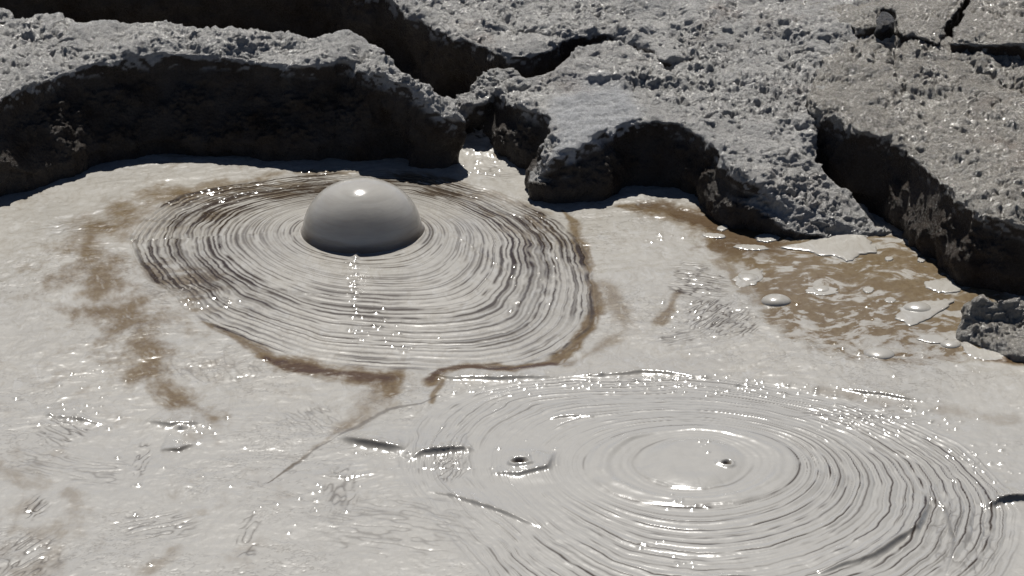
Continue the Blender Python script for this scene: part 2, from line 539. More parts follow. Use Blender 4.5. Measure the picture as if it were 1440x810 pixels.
stain_or_shade([(480, 243), (400, 243), (330, 258), (250, 272), (200, 290)], [0.03, 0.05, 0.07, 0.10, 0.14], 0.75, soft=0.7, nz=1.3)
stain_or_shade([(330, 262), (210, 285), (160, 310), (115, 350)], [0.06, 0.17, 0.19, 0.13], 0.98, soft=0.9, nz=0.85)
stain_or_shade([(115, 350), (140, 410), (180, 460), (200, 500), (230, 545), (300, 588)], [0.13, 0.19, 0.21, 0.19, 0.12, 0.05], 0.95, soft=0.8, nz=1.15)
stain_or_shade([(60, 370), (120, 360), (170, 400)], 0.10, 0.6, soft=0.9, nz=1.9)
stain_or_shade([(285, 452), (330, 474), (375, 500)], [0.015, 0.03, 0.05], 0.9, nz=0.6)
stain_or_shade([(370, 502), (410, 514), (470, 524), (545, 532), (548, 548)], [0.04, 0.10, 0.09, 0.09, 0.08], 1.0, nz=0.7)
stain_or_shade([(375, 505), (420, 519), (480, 526), (540, 532)], [0.02, 0.055, 0.045, 0.05], 0.95, deep, nz=0.7)
stain_or_shade([(545, 540), (525, 570), (495, 592), (460, 618), (400, 662), (372, 682)], [0.09, 0.09, 0.06, 0.02, 0.008, 0.003], 0.7, soft=0.9, nz=1.0)
stain_or_shade([(618, 556), (590, 570), (545, 577), (500, 600), (455, 625), (400, 662), (375, 680)], [0.006, 0.010, 0.012, 0.009, 0.008, 0.009, 0.003], 0.5, dark, nz=0.9)
stain_or_shade([(608, 540), (625, 522), (660, 516), (720, 520), (775, 510), (812, 488), (826, 455), (842, 432)], [0.04, 0.035, 0.05, 0.03, 0.04, 0.03, 0.035, 0.045], 1.0, nz=0.7)
stain_or_shade([(606, 536), (625, 520), (660, 517), (720, 521), (775, 512)], [0.025, 0.025, 0.03, 0.015, 0.02], 0.85, deep, nz=0.6)
stain_or_shade([(605, 568), (610, 552), (625, 535)], 0.018, 0.9, nz=0.5)
stain_or_shade([(842, 440), (835, 400), (820, 360), (806, 310), (790, 295)], [0.045, 0.04, 0.035, 0.03, 0.01], 0.9, nz=0.9)
stain_or_shade([(850, 400), (868, 430), (880, 462), (840, 490), (800, 512)], [0.05, 0.06, 0.05, 0.04, 0.03], 0.65, soft=0.8, nz=1.0)
stain_or_shade([(1385, 505), (1440, 505), (1500, 500)], [0.03, 0.09, 0.12], 1.0, nz=0.6)
stain_or_shade([(1400, 507), (1440, 505), (1500, 500)], [0.02, 0.06, 0.08], 0.8, deep, nz=0.6)
stain_or_shade([(930, 455), (945, 430), (955, 410)], 0.03, 0.8, nz=0.9)
stain_or_shade([(1010, 365), (1035, 385), (1050, 410)], 0.04, 0.7, nz=0.9)
stain_or_shade([(0, 655), (35, 690), (20, 745)], 0.05, 0.45, soft=0.9, nz=1.6)
stain_or_shade([(30, 810), (60, 770), (110, 720), (95, 690)], [0.12, 0.10, 0.06, 0.03], 0.45, soft=0.9, nz=1.7)
stain_or_shade([(210, 800), (230, 785), (240, 770)], 0.035, 0.5, soft=0.9, nz=1.4)
stain_or_shade([(1160, 552), (1240, 565), (1330, 575), (1420, 590)], 0.05, 0.35, soft=0.9, nz=1.7)
stain_or_shade([(700, 200), (718, 215), (705, 222)], 0.03, 0.6, nz=0.9)
stain_or_shade([(640, 255), (720, 285), (775, 300)], [0.02, 0.03, 0.03], 0.45, soft=.8, nz=1.5)
stain_or_shade([(875, 290), (950, 300), (1010, 318), (1000, 345)], [0.04, 0.10, 0.12, 0.08], 0.95, nz=0.8)
stain_or_shade([(950, 303), (1010, 318), (1080, 325)], [0.03, 0.08, 0.05], 0.7, deep, nz=0.9)
# brown pool on the right
pool = PP([(868, 284), (930, 282), (1010, 296), (1110, 310), (1250, 325), (1330, 360), (1420, 400), (1440, 470), (1385, 505), (1290, 515), (1190, 506), (1110, 484),
           (1062, 440), (1045, 405), (1020, 372), (985, 352), (985, 325), (950, 308), (895, 296)])
ix = np.where((gx > pool[:, 0].min() - .3) & (gx < pool[:, 0].max() + .3))[0]
iy = np.where((gy > pool[:, 1].min() - .3) & (gy < pool[:, 1].max() + .3))[0]
sl = (slice(iy[0], iy[-1] + 1), slice(ix[0], ix[-1] + 1))
x, y = xw[sl], yw[sl]
d, _, _ = seg_dist(x, y, pool, True)
sd = np.where(inside(x, y, pool), d, -d)
pn = fbm2(x * 11, y * 9, 5, 131, 0.6)
pm = sstep(-0.02, 0.06, sd + 0.09 * pn)
wx_ = x + 0.07 * fbm2(x * 5, y * 4, 3, 134); wy_ = y + 0.09 * fbm2(x * 5 + 7, y * 4, 3, 135)
flk = 0.75 * fbm2(wx_ * 15 + 9 * wy_, wy_ * 24 - 9 * wx_, 5, 133, 0.62) + 0.45 * fbm2(wx_ * 5, wy_ * 7, 3, 136)
cov = 0.95 - 0.62 * sstep(-0.05, 0.22, flk) * 0.6 - 0.50 * sstep(0.12, 0.24, flk + 0.25 * pn + 0.25 * sstep(P(0, 400)[1], P(0, 490)[1], y))
brown[sl] = np.maximum(brown[sl], pm * np.clip(cov, 0, 1))
up = sstep(P(0, 372)[1], P(0, 345)[1], y) * sstep(P(1130, 330)[0], P(1080, 330)[0], x) * pm
brown[sl] = np.maximum(brown[sl], up * 0.95 * sstep(.5, .1, flk))
deep[sl] = np.maximum(deep[sl], 0.6 * up)
Z[sl] = Z[sl] * (1 - 0.6 * pm) - 0.003 * pm + 0.0008 * pm * sstep(0.1, 0.4, flk)

# dark wrinkles: patches of short steep creases
def wrinkles(cx, cy, rx, ry, ang, freq, amt, thr=0.10, seed=0):
    amt = min(1.0, amt * 1.25)
    c = P(cx, cy); sx = rx * PX; sy = ry * PX / 0.375
    ix = np.where(np.abs(gx - c[0]) < 2.2 * sx)[0]; iy = np.where(np.abs(gy - c[1]) < 2.2 * sy)[0]
    if len(ix) < 2 or len(iy) < 2: return
    sl = (slice(iy[0], iy[-1] + 1), slice(ix[0], ix[-1] + 1))
    x, y = xw[sl], yw[sl]
    m = np.exp(-(((X[sl] - c[0]) / sx) ** 2 + ((Y[sl] - c[1]) / sy) ** 2))
    a = math.radians(ang)
    u = math.cos(a) * x + math.sin(a) * y; v = -math.sin(a) * x + math.cos(a) * y
    w = pn2(u * freq * 0.22 + 0.4 * pn2(x * 20, y * 20, seed), v * freq, 141 + seed)
    w2 = np.clip(1 - np.abs(w) / 0.30, 0, 1) ** 1.5
    g = sstep(thr, thr + 0.35, m * (0.7 + 0.9 * fbm2(x * 18, y * 18, 3, 145 + seed)))
    dark[sl] = np.maximum(dark[sl], amt * w2 * g)
    Z[sl] += g * amt * (0.0015 * w - 0.0020 * w2)


for q, a in enumerate([(985, 400, 40, 22, -15, 55, .75), (1000, 445, 34, 26, 60, 60, .85), (970, 380, 30, 14, -8, 60, .6), (1040, 455, 25, 18, 55, 60, .7),
                       (950, 475, 25, 12, 20, 50, .5), (90, 605, 30, 18, -45, 45, .6), (200, 645, 10, 18, 80, 60, .6), (50, 715, 14, 12, 60, 60, .95),
                       (35, 785, 40, 25, 60, 50, .6), (225, 740, 45, 15, 30, 40, .5), (440, 590, 40, 18, -60, 55, .35), (300, 520, 70, 15, -70, 45, .3),
                       (140, 665, 40, 14, -10, 40, .35), (350, 755, 14, 24, 75, 45, .5), (60, 650, 40, 15, -30, 40, .35), (250, 400, 50, 25, -35, 50, .4),
                       (630, 655, 20, 18, 70, 65, .6), (900, 290, 20, 8, 20, 60, .5), (1350, 760, 40, 40, 80, 40, .35), (560, 740, 90, 30, -20, 30, .3),
                       (480, 690, 20, 25, 80, 45, .45), (110, 320, 50, 16, 15, 45, .3), (700, 245, 30, 14, -20, 50, .45), (1200, 585, 80, 12, 5, 40, .4)]):
    wrinkles(*a[:7], seed=q * 3)
# hairline skin creases everywhere outside the mounds
cr = np.abs(fbm2(XW * 10, YW * 16, 4, 151, 0.6))
cr2 = np.abs(fbm2(XW * 22 + 5, YW * 30, 3, 157, 0.6))
cr = np.minimum(cr, cr2 * 1.3 + 0.25 * (fbm2(X * 3, Y * 3, 2, 159) < 0.08))
crm = sstep(0.05, 0.0, cr) * sstep(-0.15, 0.25, fbm2(X * 2.2, Y * 2.2, 3, 153)) * (1 - inm) * (1 - inl) * near
dark = np.maximum(dark, 0.30 * crm); Z -= 0.0008 * crm
# thin brown wash seen in the skin on the left
wash = sstep(0.12, 0.5, fbm2(XW * 6 + 3, YW * 4, 5, 155, 0.65)) * (1 - inm) * (1 - inl) * sstep(-0.2, -1.0, X) * near
brown = np.maximum(brown, 0.35 * wash)
brown *= near


# --- small blisters and craters that catch the sun, tiny lumps
def lump(cx, cy, r, h, flat=1.0):
    global Z
    c = P(cx, cy)
    ix = np.where(np.abs(gx - c[0]) < 3 * r)[0]; iy = np.where(np.abs(gy - c[1]) < 3 * r)[0]
    if len(ix) < 2 or len(iy) < 2: return
    sl = (slice(iy[0], iy[-1] + 1), slice(ix[0], ix[-1] + 1))
    d2 = ((X[sl] - c[0]) ** 2 + ((Y[sl] - c[1]) * flat) ** 2) / (r * r)
    Z[sl] += h * np.exp(-d2)


def crater(cx, cy, r, depth, st=0.9):
    global Z
    c = P(cx, cy)
    ix = np.where(np.abs(gx - c[0]) < 4 * r)[0]; iy = np.where(np.abs(gy - c[1]) < 4 * r)[0]
    sl = (slice(iy[0], iy[-1] + 1), slice(ix[0], ix[-1] + 1))
    d = np.hypot(xw[sl] - c[0], yw[sl] - c[1]) / r * (1 + 0.45 * fbm2(X[sl] * 30, Y[sl] * 30, 2, 175))
    Z[sl] += 0.5 * depth * np.exp(-((d - 1.5) / 0.6) ** 2) - depth * np.exp(-d ** 2)
    brown[sl] = np.maximum(brown[sl], st * np.exp(-(d / 1.0) ** 4))
    deep[sl] = np.maximum(deep[sl], st * np.exp(-(d / 0.75) ** 4))


crater(732, 656, 0.018, 0.018)
d2 = np.hypot((xw - P(732, 656)[0]), (yw - P(732, 656)[1]) * 0.9) * (1 + 0.35 * fbm2(X * 6, Y * 6, 2, 177))
Z += 0.0018 * np.cos(d2 * 70) * np.exp(-(d2 / 0.11) ** 2) * sstep(0.0, 0.03, d2) + 0.006 * np.exp(-(d2 / 0.08) ** 2)
crater(1021, 661, 0.013, 0.013)
for cx, cy, sx, sy, n in [(497, 400, 9, 40, 44), (500, 372, 6, 10, 12), (530, 460, 55, 22, 30), (560, 490, 25, 6, 10), (460, 240, 25, 4, 14), (590, 255, 20, 5, 12), (680, 240, 35, 14, 26),
                          (700, 205, 18, 6, 14), (740, 545, 110, 14, 40), (880, 540, 90, 9, 50), (940, 532, 60, 5, 30), (1080, 548, 110, 12, 90), (1250, 590, 100, 22, 90), (1370, 640, 50, 16, 30), (985, 632, 16, 8, 6),
                          (950, 712, 12, 6, 5), (915, 768, 18, 6, 6), (960, 795, 20, 6, 6), (985, 718, 25, 4, 4), (270, 605, 30, 20, 22), (95, 585, 50, 25, 30),
                          (120, 530, 30, 12, 12), (270, 430, 20, 8, 10), (320, 425, 14, 8, 8), (1400, 670, 40, 20, 14), (1180, 430, 110, 40, 14), (960, 440, 50, 35, 25),
                          (1000, 290, 20, 5, 12), (930, 330, 40, 10, 14), (720, 390, 70, 70, 22), (330, 690, 150, 70, 16), (610, 640, 60, 20, 14), (740, 640, 40, 20, 8),
                          (440, 700, 60, 40, 14), (1250, 500, 120, 20, 18)]:
    for _ in range(n):
        a, b_ = rng.normal(), rng.normal()
        r = 0.0045 + 0.006 * rng.random() ** 3
        lump(cx + a * sx * .6, cy + b_ * sy * .6, r, r * (0.35 + 0.35 * rng.random()), 0.8)

# the bank side of the pool: mud runs a little up into the gap between the ledges
gap = P(690, 205)
Z += 0.05 * np.exp(-(((X - gap[0]) / 0.17) ** 2 + ((Y - gap[1] - 0.12) / 0.22) ** 2)) * (1 + 0.5 * fbm2(X * 14, Y * 14, 3, 171))

mud = mud_material('wet_mud')
me = grid_mesh('mud_ground', X, Y, Z)
for nme, arr in (('brown', brown), ('deep', deep), ('dark', np.clip(dark, 0, 1)), ('cool', cool)):
    set_attr(me, nme, arr)
me.materials.append(mud)
ground = bpy.data.objects.new('mud_ground', me)
COL.objects.link(ground)
tag(ground, 'wet pale grey mud pool with concentric folds and brown water stains', 'mud', kind='structure')
print('ground', len(me.vertices), round(time.time() - T0, 1))


def ground_z(x, y):
    i = min(max(np.searchsorted(gx, x), 1), len(gx) - 1); j = min(max(np.searchsorted(gy, y), 1), len(gy) - 1)
    return float(Z[j, i])


# ------------------------------------------------------------------ bubbles
mud_plain = mud_material('bubble_mud', attrs=False)


def bubble_mesh(name, r, h, nu=72, nv=28, lump_amp=0.0, seed=0, skirt=0.25):
    """dome of mud with a short skirt that runs down into the pool"""
    bm = bmesh.new()
    rows = []
    for j in range(nv + 1):
        a = (j / nv) * (math.pi / 2 + skirt)             # from the crown to under the waterline
        row = []
        if j == 0:
            row = [bm.verts.new((0, 0, h))]
        else:
            for i in range(nu):
                q = 2 * math.pi * i / nu
                rr = r * (math.sin(a) ** 0.9 if a < math.pi / 2 else math.sin(a))
                zz = h * math.cos(a)
                if r > 0.1 and zz < 0.16 * h: rr += r * 0.05 * (1 - max(zz, -0.1 * h) / (0.16 * h)) ** 2 * (1 + 0.3 * math.sin(3 * q + 1) + 0.2 * math.sin(7 * q))
                k = 1 + lump_amp * math.sin(2 * q + seed) * 0.5 + lump_amp * math.sin(3 * q + 2.1 * seed) * 0.3
                row.append(bm.verts.new((rr * k * math.cos(q), rr * k * math.sin(q), zz)))
        rows.append(row)
    for i in range(nu):
        bm.faces.new((rows[0][0], rows[1][i], rows[1][(i + 1) % nu]))
    for j in range(1, nv):
        for i in range(nu):
            a, b = rows[j], rows[j + 1]
            bm.faces.new((a[i], b[i], b[(i + 1) % nu], a[(i + 1) % nu]))
    bm.faces.new(rows[-1][::-1])
    for f in bm.faces: f.smooth = True
    bm.normal_update()
    me = bpy.data.meshes.new(name); bm.to_mesh(me); bm.free()
    return me


m, nt, b = mat('stretched_mud_film')
geo = N(nt, 'ShaderNodeNewGeometry')
n1 = noise(nt, 6, 4, 0.6, geo.outputs['Position'])
c = mixc(nt, rng_map(nt, n1, 0.3, 0.7, 0, 1), (0.45, 0.438, 0.412), (0.39, 0.378, 0.355))
nt.links.new(c, b.inputs['Base Color'])
b.inputs['Roughness'].default_value = 0.13
b.inputs['Specular IOR Level'].default_value = 0.5
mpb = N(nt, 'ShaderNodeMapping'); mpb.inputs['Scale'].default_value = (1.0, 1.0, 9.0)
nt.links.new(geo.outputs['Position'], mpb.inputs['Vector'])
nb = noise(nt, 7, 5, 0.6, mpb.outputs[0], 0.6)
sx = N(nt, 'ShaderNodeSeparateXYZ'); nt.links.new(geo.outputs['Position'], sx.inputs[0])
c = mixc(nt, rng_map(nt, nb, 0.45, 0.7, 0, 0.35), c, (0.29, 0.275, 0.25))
reflection_band = mth(nt, 'MULTIPLY_ADD', nb, -0.03, sx.outputs[2])
c = mixc(nt, rng_map(nt, reflection_band, 0.058, 0.022, 0, 0.75), c, (0.17, 0.13, 0.095))  # brown reflection of the rings, painted round the base
nt.links.new(c, b.inputs['Base Color'])
bp = N(nt, 'ShaderNodeBump'); bp.inputs['Strength'].default_value = 0.16; bp.inputs['Distance'].default_value = 0.01
nt.links.new(nb, bp.inputs['Height'])
nt.links.new(bp.outputs[0], b.inputs['Normal'])
film = m
b.inputs['Subsurface Weight'].default_value = 1.0
b.inputs['Subsurface Radius'].default_value = (1.0, 0.95, 0.88)
b.inputs['Subsurface Scale'].default_value = 0.35


def bubble(px, py, rpx, hr, label, mt, amp=0.0, seed=0, z=None, group='small mud bubbles', scale=1.0):
    g0 = P(px, py)
    zz = ground_z(g0[0], g0[1]) if z is None else z
    c = P(px, py, zz)
    r = rpx * PX * np.linalg.norm(c - CAM) / DIST
    me = bubble_mesh('mud_bubble', r, r * hr, lump_amp=amp, seed=seed, nu=96 if rpx > 40 else 40, nv=48 if rpx > 40 else 16)
    me.materials.append(mt)
    o = bpy.data.objects.new('mud_bubble', me); COL.objects.link(o)
    o.location = (c[0], c[1], zz - 0.002)
    tag(o, label, 'mud bubble', group)
    return o


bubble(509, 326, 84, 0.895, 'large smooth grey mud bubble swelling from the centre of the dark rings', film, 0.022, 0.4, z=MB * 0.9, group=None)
bubble(1091, 424, 21, 0.45, 'small shiny mud bubble beside the dark wrinkles at the edge of the brown water', mud_plain, 0.06, 1.0)
bubble(1290, 434, 20, 0.40, 'small low mud bubble bulging through a pale floating patch near the corner boulder', mud_plain, 0.08, 2.0)
bubble(1236, 497, 22, 0.30, 'flattest small mud bubble on the near edge of the brown water', mud_plain, 0.05, 3.0)
bubble(1052, 391, 17, 0.30, 'small mud bubble on the pale patch behind the shiny one', mud_plain, 0.1, 4.0)
bubble(1155, 407, 13, 0.35, 'tiny mud bubble alone in the middle of the brown water', mud_plain, 0.08, 5.0)
bubble(1337, 484, 15, 0.35, 'small mud bubble closest to the corner boulder', mud_plain, 0.08, 6.0)


# ------------------------------------------------------------------ pale mud patches floating on the brown water
def patch(pts, label, th=0.007, seed=0):
    th = th * 0.5
    ln = PP(pts)
    # resample the outline with ragged noise
    n = 120
    d = np.linalg.norm(np.diff(np.vstack([ln, ln[:1]]), axis=0), axis=1)
    s = np.concatenate([[0], np.cumsum(d)])
    q = np.linspace(0, s[-1], n, endpoint=False)
    xs = np.interp(q, s, np.append(ln[:, 0], ln[0, 0])); ys = np.interp(q, s, np.append(ln[:, 1], ln[0, 1]))
    k = np.array([1, 2, 3, 2, 1]) / 9.0
    for _ in range(2):
        xs = sum(k[i + 2] * np.roll(xs, i) for i in range(-2, 3)); ys = sum(k[i + 2] * np.roll(ys, i) for i in range(-2, 3))
    size = math.sqrt(np.ptp(xs) * np.ptp(ys))
    cx, cy = xs.mean(), ys.mean()
    f = 1 + 0.34 * fbm2(xs * 3.5 / size + seed * 7.7, ys * 3 / size, 4, 181, 0.65)
    xs = cx + (xs - cx) * f; ys = cy + (ys - cy) * f
    z0 = ground_z(cx, cy) + 0.001
    bm = bmesh.new()
    rows = []
    prof = [(1.0, -0.006), (1.0, 0.15), (0.96, 0.5), (0.90, 0.78), (0.80, 0.95), (0.65, 1.0), (0.4, 1.02), (0.2, 1.03)]
    for sc_, hz in prof:
        row = []
        for i in range(n):
            px_, py_ = cx + (xs[i] - cx) * sc_, cy + (ys[i] - cy) * sc_
            row.append(bm.verts.new((px_ - cx, py_ - cy, (hz * th if hz > 0 else -0.01))))
        rows.append(row)
    for a, b_ in zip(rows[:-1], rows[1:]):
        for i in range(n):
            bm.faces.new((a[i], a[(i + 1) % n], b_[(i + 1) % n], b_[i]))
    top = bm.verts.new((0, 0, th * 1.03))
    for i in range(n):
        bm.faces.new((rows[-1][i], rows[-1][(i + 1) % n], top))
    bm.faces.new(rows[0][::-1])
    bm.normal_update()
    for v in bm.verts:
        if v.co.z > th * 0.5:
            v.co.z += 0.12 * th * math.sin(v.co.x * 60 + seed) * math.cos(v.co.y * 40)
    for f_ in bm.faces: f_.smooth = True
    me = bpy.data.meshes.new('mud_patch'); bm.to_mesh(me); bm.free()
    me.materials.append(mud_plain)
    o = bpy.data.objects.new('mud_patch', me); COL.objects.link(o)
    o.location = (cx, cy, z0)
    tag(o, label, 'mud patch', 'pale mud patches floating on the brown water')


def blob(cx, cy, a, b_, ang=0):
    q = np.linspace(0, 2 * math.pi, 14, endpoint=False)
    t = math.radians(ang)
    return [(cx + a * math.cos(u) * math.cos(t) - b_ * math.sin(u) * math.sin(t), cy + a * math.cos(u) * math.sin(t) + b_ * math.sin(u) * math.cos(t)) for u in q]


patch([(1105, 347), (1135, 340), (1152, 328), (1180, 320), (1205, 322), (1225, 338), (1237, 352), (1208, 358), (1192, 369), (1175, 362), (1150, 357)],
      'largest pale mud patch, in front of the foot of the sloping rock spur', 0.009, 1)
patch([(1258, 446), (1275, 428), (1300, 422), (1345, 422), (1325, 435), (1305, 450), (1285, 457)], 'pale ragged mud patch with a low bubble in it', 0.007, 2)
patch(blob(1325, 402, 25, 9, 8), 'oval pale mud patch below the shadow of the right bank', 0.006, 3)
patch(blob(1079, 334, 17, 6, 0), 'small pale mud patch nearest the dark alcove', 0.006, 4)
patch(blob(1056, 347, 25, 4, 4), 'thin sliver of pale mud left of the largest patch', 0.005, 5)
patch(blob(1004, 331, 18, 3.5, 5), 'narrow pale mud streak on the darkest brown water', 0.005, 6)
patch(blob(1016, 320, 8, 4, -10), 'tiny pale mud crumb on the darkest brown water', 0.006, 7)
patch([(1030, 392), (1045, 380), (1065, 376), (1075, 388), (1060, 400), (1040, 404)], 'rounded pale mud patch beside the dark wrinkles', 0.006, 8)
patch(blob(1156, 408, 23, 7, 0), 'pale mud patch round the tiny bubble in mid water', 0.004, 9)
patch(blob(1221, 407, 8, 4.5, 0), 'small round pale mud dot in open brown water', 0.005, 10)
patch(blob(1312, 476, 22, 6, 3), 'lens shaped pale mud patch near the corner boulder', 0.005, 11)
patch(blob(1252, 421, 8, 4, 0), 'small pale ring shaped mud dot left of the ragged patch', 0.004, 12)
patch([(1355, 478), (1375, 490), (1415, 488), (1418, 500), (1385, 508), (1355, 496)], 'pale mud tongue at the foot of the corner boulder', 0.006, 13)
patch(blob(1296, 364, 6, 3.5, 0), 'tiny pale mud dot at the edge of the right bank shadow', 0.005, 14)
patch(blob(1250, 363, 6, 3, 0), 'tiny pale mud dot right of the largest patch', 0.005, 15)
print('bubbles', round(time.time() - T0, 1))


# ------------------------------------------------------------------ rocks and banks
def outer_skin(me, name):
    nv = len(me.vertices); ne = len(me.edges)
    ed = np.empty(ne * 2, np.int32); me.edges.foreach_get('vertices', ed); ed = ed.reshape(-1, 2)
    lab = np.arange(nv)
    while True:
        m = np.minimum(lab[ed[:, 0]], lab[ed[:, 1]])
        new = lab.copy()
        np.minimum.at(new, ed[:, 0], m); np.minimum.at(new, ed[:, 1], m)
        for _ in range(6): new = new[new]
        if (new == lab).all(): break
        lab = new
    u, c = np.unique(lab, return_counts=True)
    co = np.empty(nv * 3, np.float32); me.vertices.foreach_get('co', co); co = co.reshape(-1, 3)
    best = max(u[np.argsort(-c)[:4]], key=lambda q: np.prod(np.ptp(co[lab == q], axis=0)))
    print('  islands', len(u), sorted(c)[-3:])
    keep = lab == best
    nl = len(me.loops)
    lv = np.empty(nl, np.int32); me.loops.foreach_get('vertex_index', lv)
    q = lv.reshape(-1, 4)
    q = q[keep[q[:, 0]]]
    idx = np.cumsum(keep) - 1
    q = idx[q].astype(np.int32)
    out = bpy.data.meshes.new(name)
    k = int(keep.sum())
    out.vertices.add(k); out.vertices.foreach_set('co', co[keep].ravel())
    out.loops.add(q.size); out.loops.foreach_set('vertex_index', q.ravel())
    out.polygons.add(len(q)); out.polygons.foreach_set('loop_start', np.arange(0, q.size, 4, dtype=np.int32))
    out.update(calc_edges=True)
    bpy.data.meshes.remove(me)
    return out


def rock(name, rim, label, cat, material, inset=0.05, zbot=-0.12, voxel=0.006, seed=0, low=0.03, mid=0.012, pop=0.008, popsize=0.020,
         wall=0.10, cracks=(), smooth_at=(), soft=2, body_shade_drop=0.05, group=None, nostretch=False, ochre=0.0, bulge=0.012, front_y=None, body_shade_amt=1.0):
    R = PP(rim)
    n = len(R)
    area = 0.5 * sum(R[i][0] * R[(i + 1) % n][1] - R[(i + 1) % n][0] * R[i][1] for i in range(n))
    if area < 0:
        R = R[::-1]
    bm = bmesh.new()
    nrm = []
    for i in range(n):
        e = R[(i + 1) % n][:2] - R[i - 1][:2]
        q = np.array([e[1], -e[0]]); nrm.append(q / (np.linalg.norm(q) + 1e-9))
    top = [bm.verts.new(p) for p in R]
    midr = [bm.verts.new((R[i][0] + nrm[i][0] * bulge, R[i][1] + nrm[i][1] * bulge, R[i][2] - 0.22 * (R[i][2] - zbot))) for i in range(n)]
    INS = [(p_[3] if len(p_) > 3 else inset) for p_ in rim]
    if area < 0: INS = INS[::-1]
    lowr = [bm.verts.new((R[i][0] - nrm[i][0] * INS[i], R[i][1] - nrm[i][1] * INS[i], min(0.06, R[i][2] * .5))) for i in range(n)]
    bot = [bm.verts.new((R[i][0] - nrm[i][0] * INS[i] * .8, R[i][1] - nrm[i][1] * INS[i] * .8, zbot)) for i in range(n)]
    for i in range(n):
        j = (i + 1) % n
        for a, b_ in ((top, midr), (midr, lowr), (lowr, bot)):
            bm.faces.new((a[i], b_[i], b_[j], a[j]))
    for ring, fl in ((top, False), (bot, True)):
        for tri in tessellate_polygon([[Vector((v.co.x, v.co.y, 0)) for v in (top if ring is top else bot)]]):
            vs_ = [ring[q] for q in tri]
            try:
                bm.faces.new(vs_[::-1] if fl else vs_)
            except ValueError:
                pass
    bmesh.ops.recalc_face_normals(bm, faces=bm.faces)
    me0 = bpy.data.meshes.new('base'); bm.to_mesh(me0); bm.free()
    tmp = bpy.data.objects.new('base', me0); COL.objects.link(tmp)
    r1 = tmp.modifiers.new('a', 'REMESH'); r1.mode = 'VOXEL'; r1.voxel_size = max(0.018, voxel * 2)
    sm = tmp.modifiers.new('s', 'SMOOTH'); sm.factor = 0.5; sm.iterations = soft
    r2 = tmp.modifiers.new('b', 'REMESH'); r2.mode = 'VOXEL'; r2.voxel_size = voxel
    s2 = tmp.modifiers.new('s2', 'SMOOTH'); s2.factor = 0.5; s2.iterations = 2
    dg = bpy.context.evaluated_depsgraph_get()
    me = bpy.data.meshes.new_from_object(tmp.evaluated_get(dg))
    bpy.data.objects.remove(tmp); bpy.data.meshes.remove(me0)
    me = outer_skin(me, name)
    nv = len(me.vertices)
    co = np.empty(nv * 3, np.float32); me.vertices.foreach_get('co', co); co = co.reshape(-1, 3).astype(np.float64)
    no = np.empty(nv * 3, np.float32); me.vertex_normals.foreach_get('vector', no); no = no.reshape(-1, 3).astype(np.float64)
    upw = sstep(0.25, 0.75, no[:, 2])
    p = co + seed * 3.3
    sm_mask = np.zeros(nv)
    for (px, py, pz, rx, ry) in smooth_at:
        c = P(px, py, pz)
        dd = ((co[:, 0] - c[0]) / rx) ** 2 + ((co[:, 1] - c[1]) / ry) ** 2
        sm_mask = np.maximum(sm_mask, sstep(1.3, 0.5, dd + 0.5 * fbm3(p * 9, 3, 7)))
    disp = low * fbm3(p * np.array([3.2, 3.2, 3.2]), 3, seed + 1) * 2.0
    disp += 0.016 * fbm3(p * 6.5 + 3, 3, seed + 40)
    disp += mid * fbm3(p * 11, 4, seed + 2, 0.6) * 2.3
    rimw = 4 * upw * (1 - upw)
    disp += rimw * 0.028 * fbm3(p * 17, 4, seed + 12)
    # drips and buttresses down the walls
    wallw = 1 - upw
    disp += wallw * wall * 0.30 * fbm3(p * np.array([9, 9, 2.2]), 3, seed + 3)
    f1, f2 = worley3(p / popsize + 0.6 * np.stack([fbm3(p * 30, 2, 11), fbm3(p * 30 + 5, 2, 12), fbm3(p * 30 + 9, 2, 13)], -1), seed + 4)
    g1, g2 = worley3(p / (popsize * 0.5), seed + 5)
    regional = 0.28 + 0.95 * sstep(-0.35, 0.40, fbm3(p * 4, 3, seed + 6))
    popw = (0.40 + 0.60 * upw) * regional * (1 - 0.85 * sm_mask)
    pr = p * np.array([1.0, 1.15, 1.5]) + 0.012 * np.stack([fbm3(p * 22, 2, 14), fbm3(p * 22 + 5, 2, 15), fbm3(p * 22 + 9, 2, 16)], -1)
    rid = 0.0; am = 1.0
    for o, fq in enumerate((13, 31, 64, 110)):
        rid = rid + am * (np.abs(pn3(pr * fq + 3.1 * o, seed + 20 + o)) * 2 - 0.6)
        am *= 0.72
    disp += 1.1 * pop * popw * rid
    lumpy = sstep(0.0, 0.35, fbm3(p * 5 + 4, 3, seed + 26))
    disp += pop * popw * lumpy * (0.8 * (1 - 1.5 * f1) + 0.5 * (1 - 1.5 * g1))
    ck = np.abs(fbm3(p * 3.3 + 2.0, 4, seed + 28, 0.55)); ck2 = np.abs(fbm3(p * 8.5 + 5.0, 4, seed + 29, 0.55))
    disp -= upw * (1 - sm_mask) * (0.020 * sstep(0.028, 0.0, ck) * sstep(-0.1, 0.2, fbm3(p * 2 + 9, 2, seed + 30)) + 0.010 * sstep(0.045, 0.0, ck2))
    disp += 0.0025 * popw * pn3(p * 120, seed + 7)
    disp += 0.006 * sm_mask * fbm3(p * 26, 2, seed + 8)
    # at a sharp rim an inward push would turn the skin inside out
    cz = sstep(0.02, 0.22, no[:, 2]) * sstep(0.90, 0.74, no[:, 2])
    disp = disp + cz * (np.maximum(disp, -0.002 + 0.25 * np.minimum(disp, 0)).clip(-0.007, None) - disp)
    crk = np.zeros(nv)
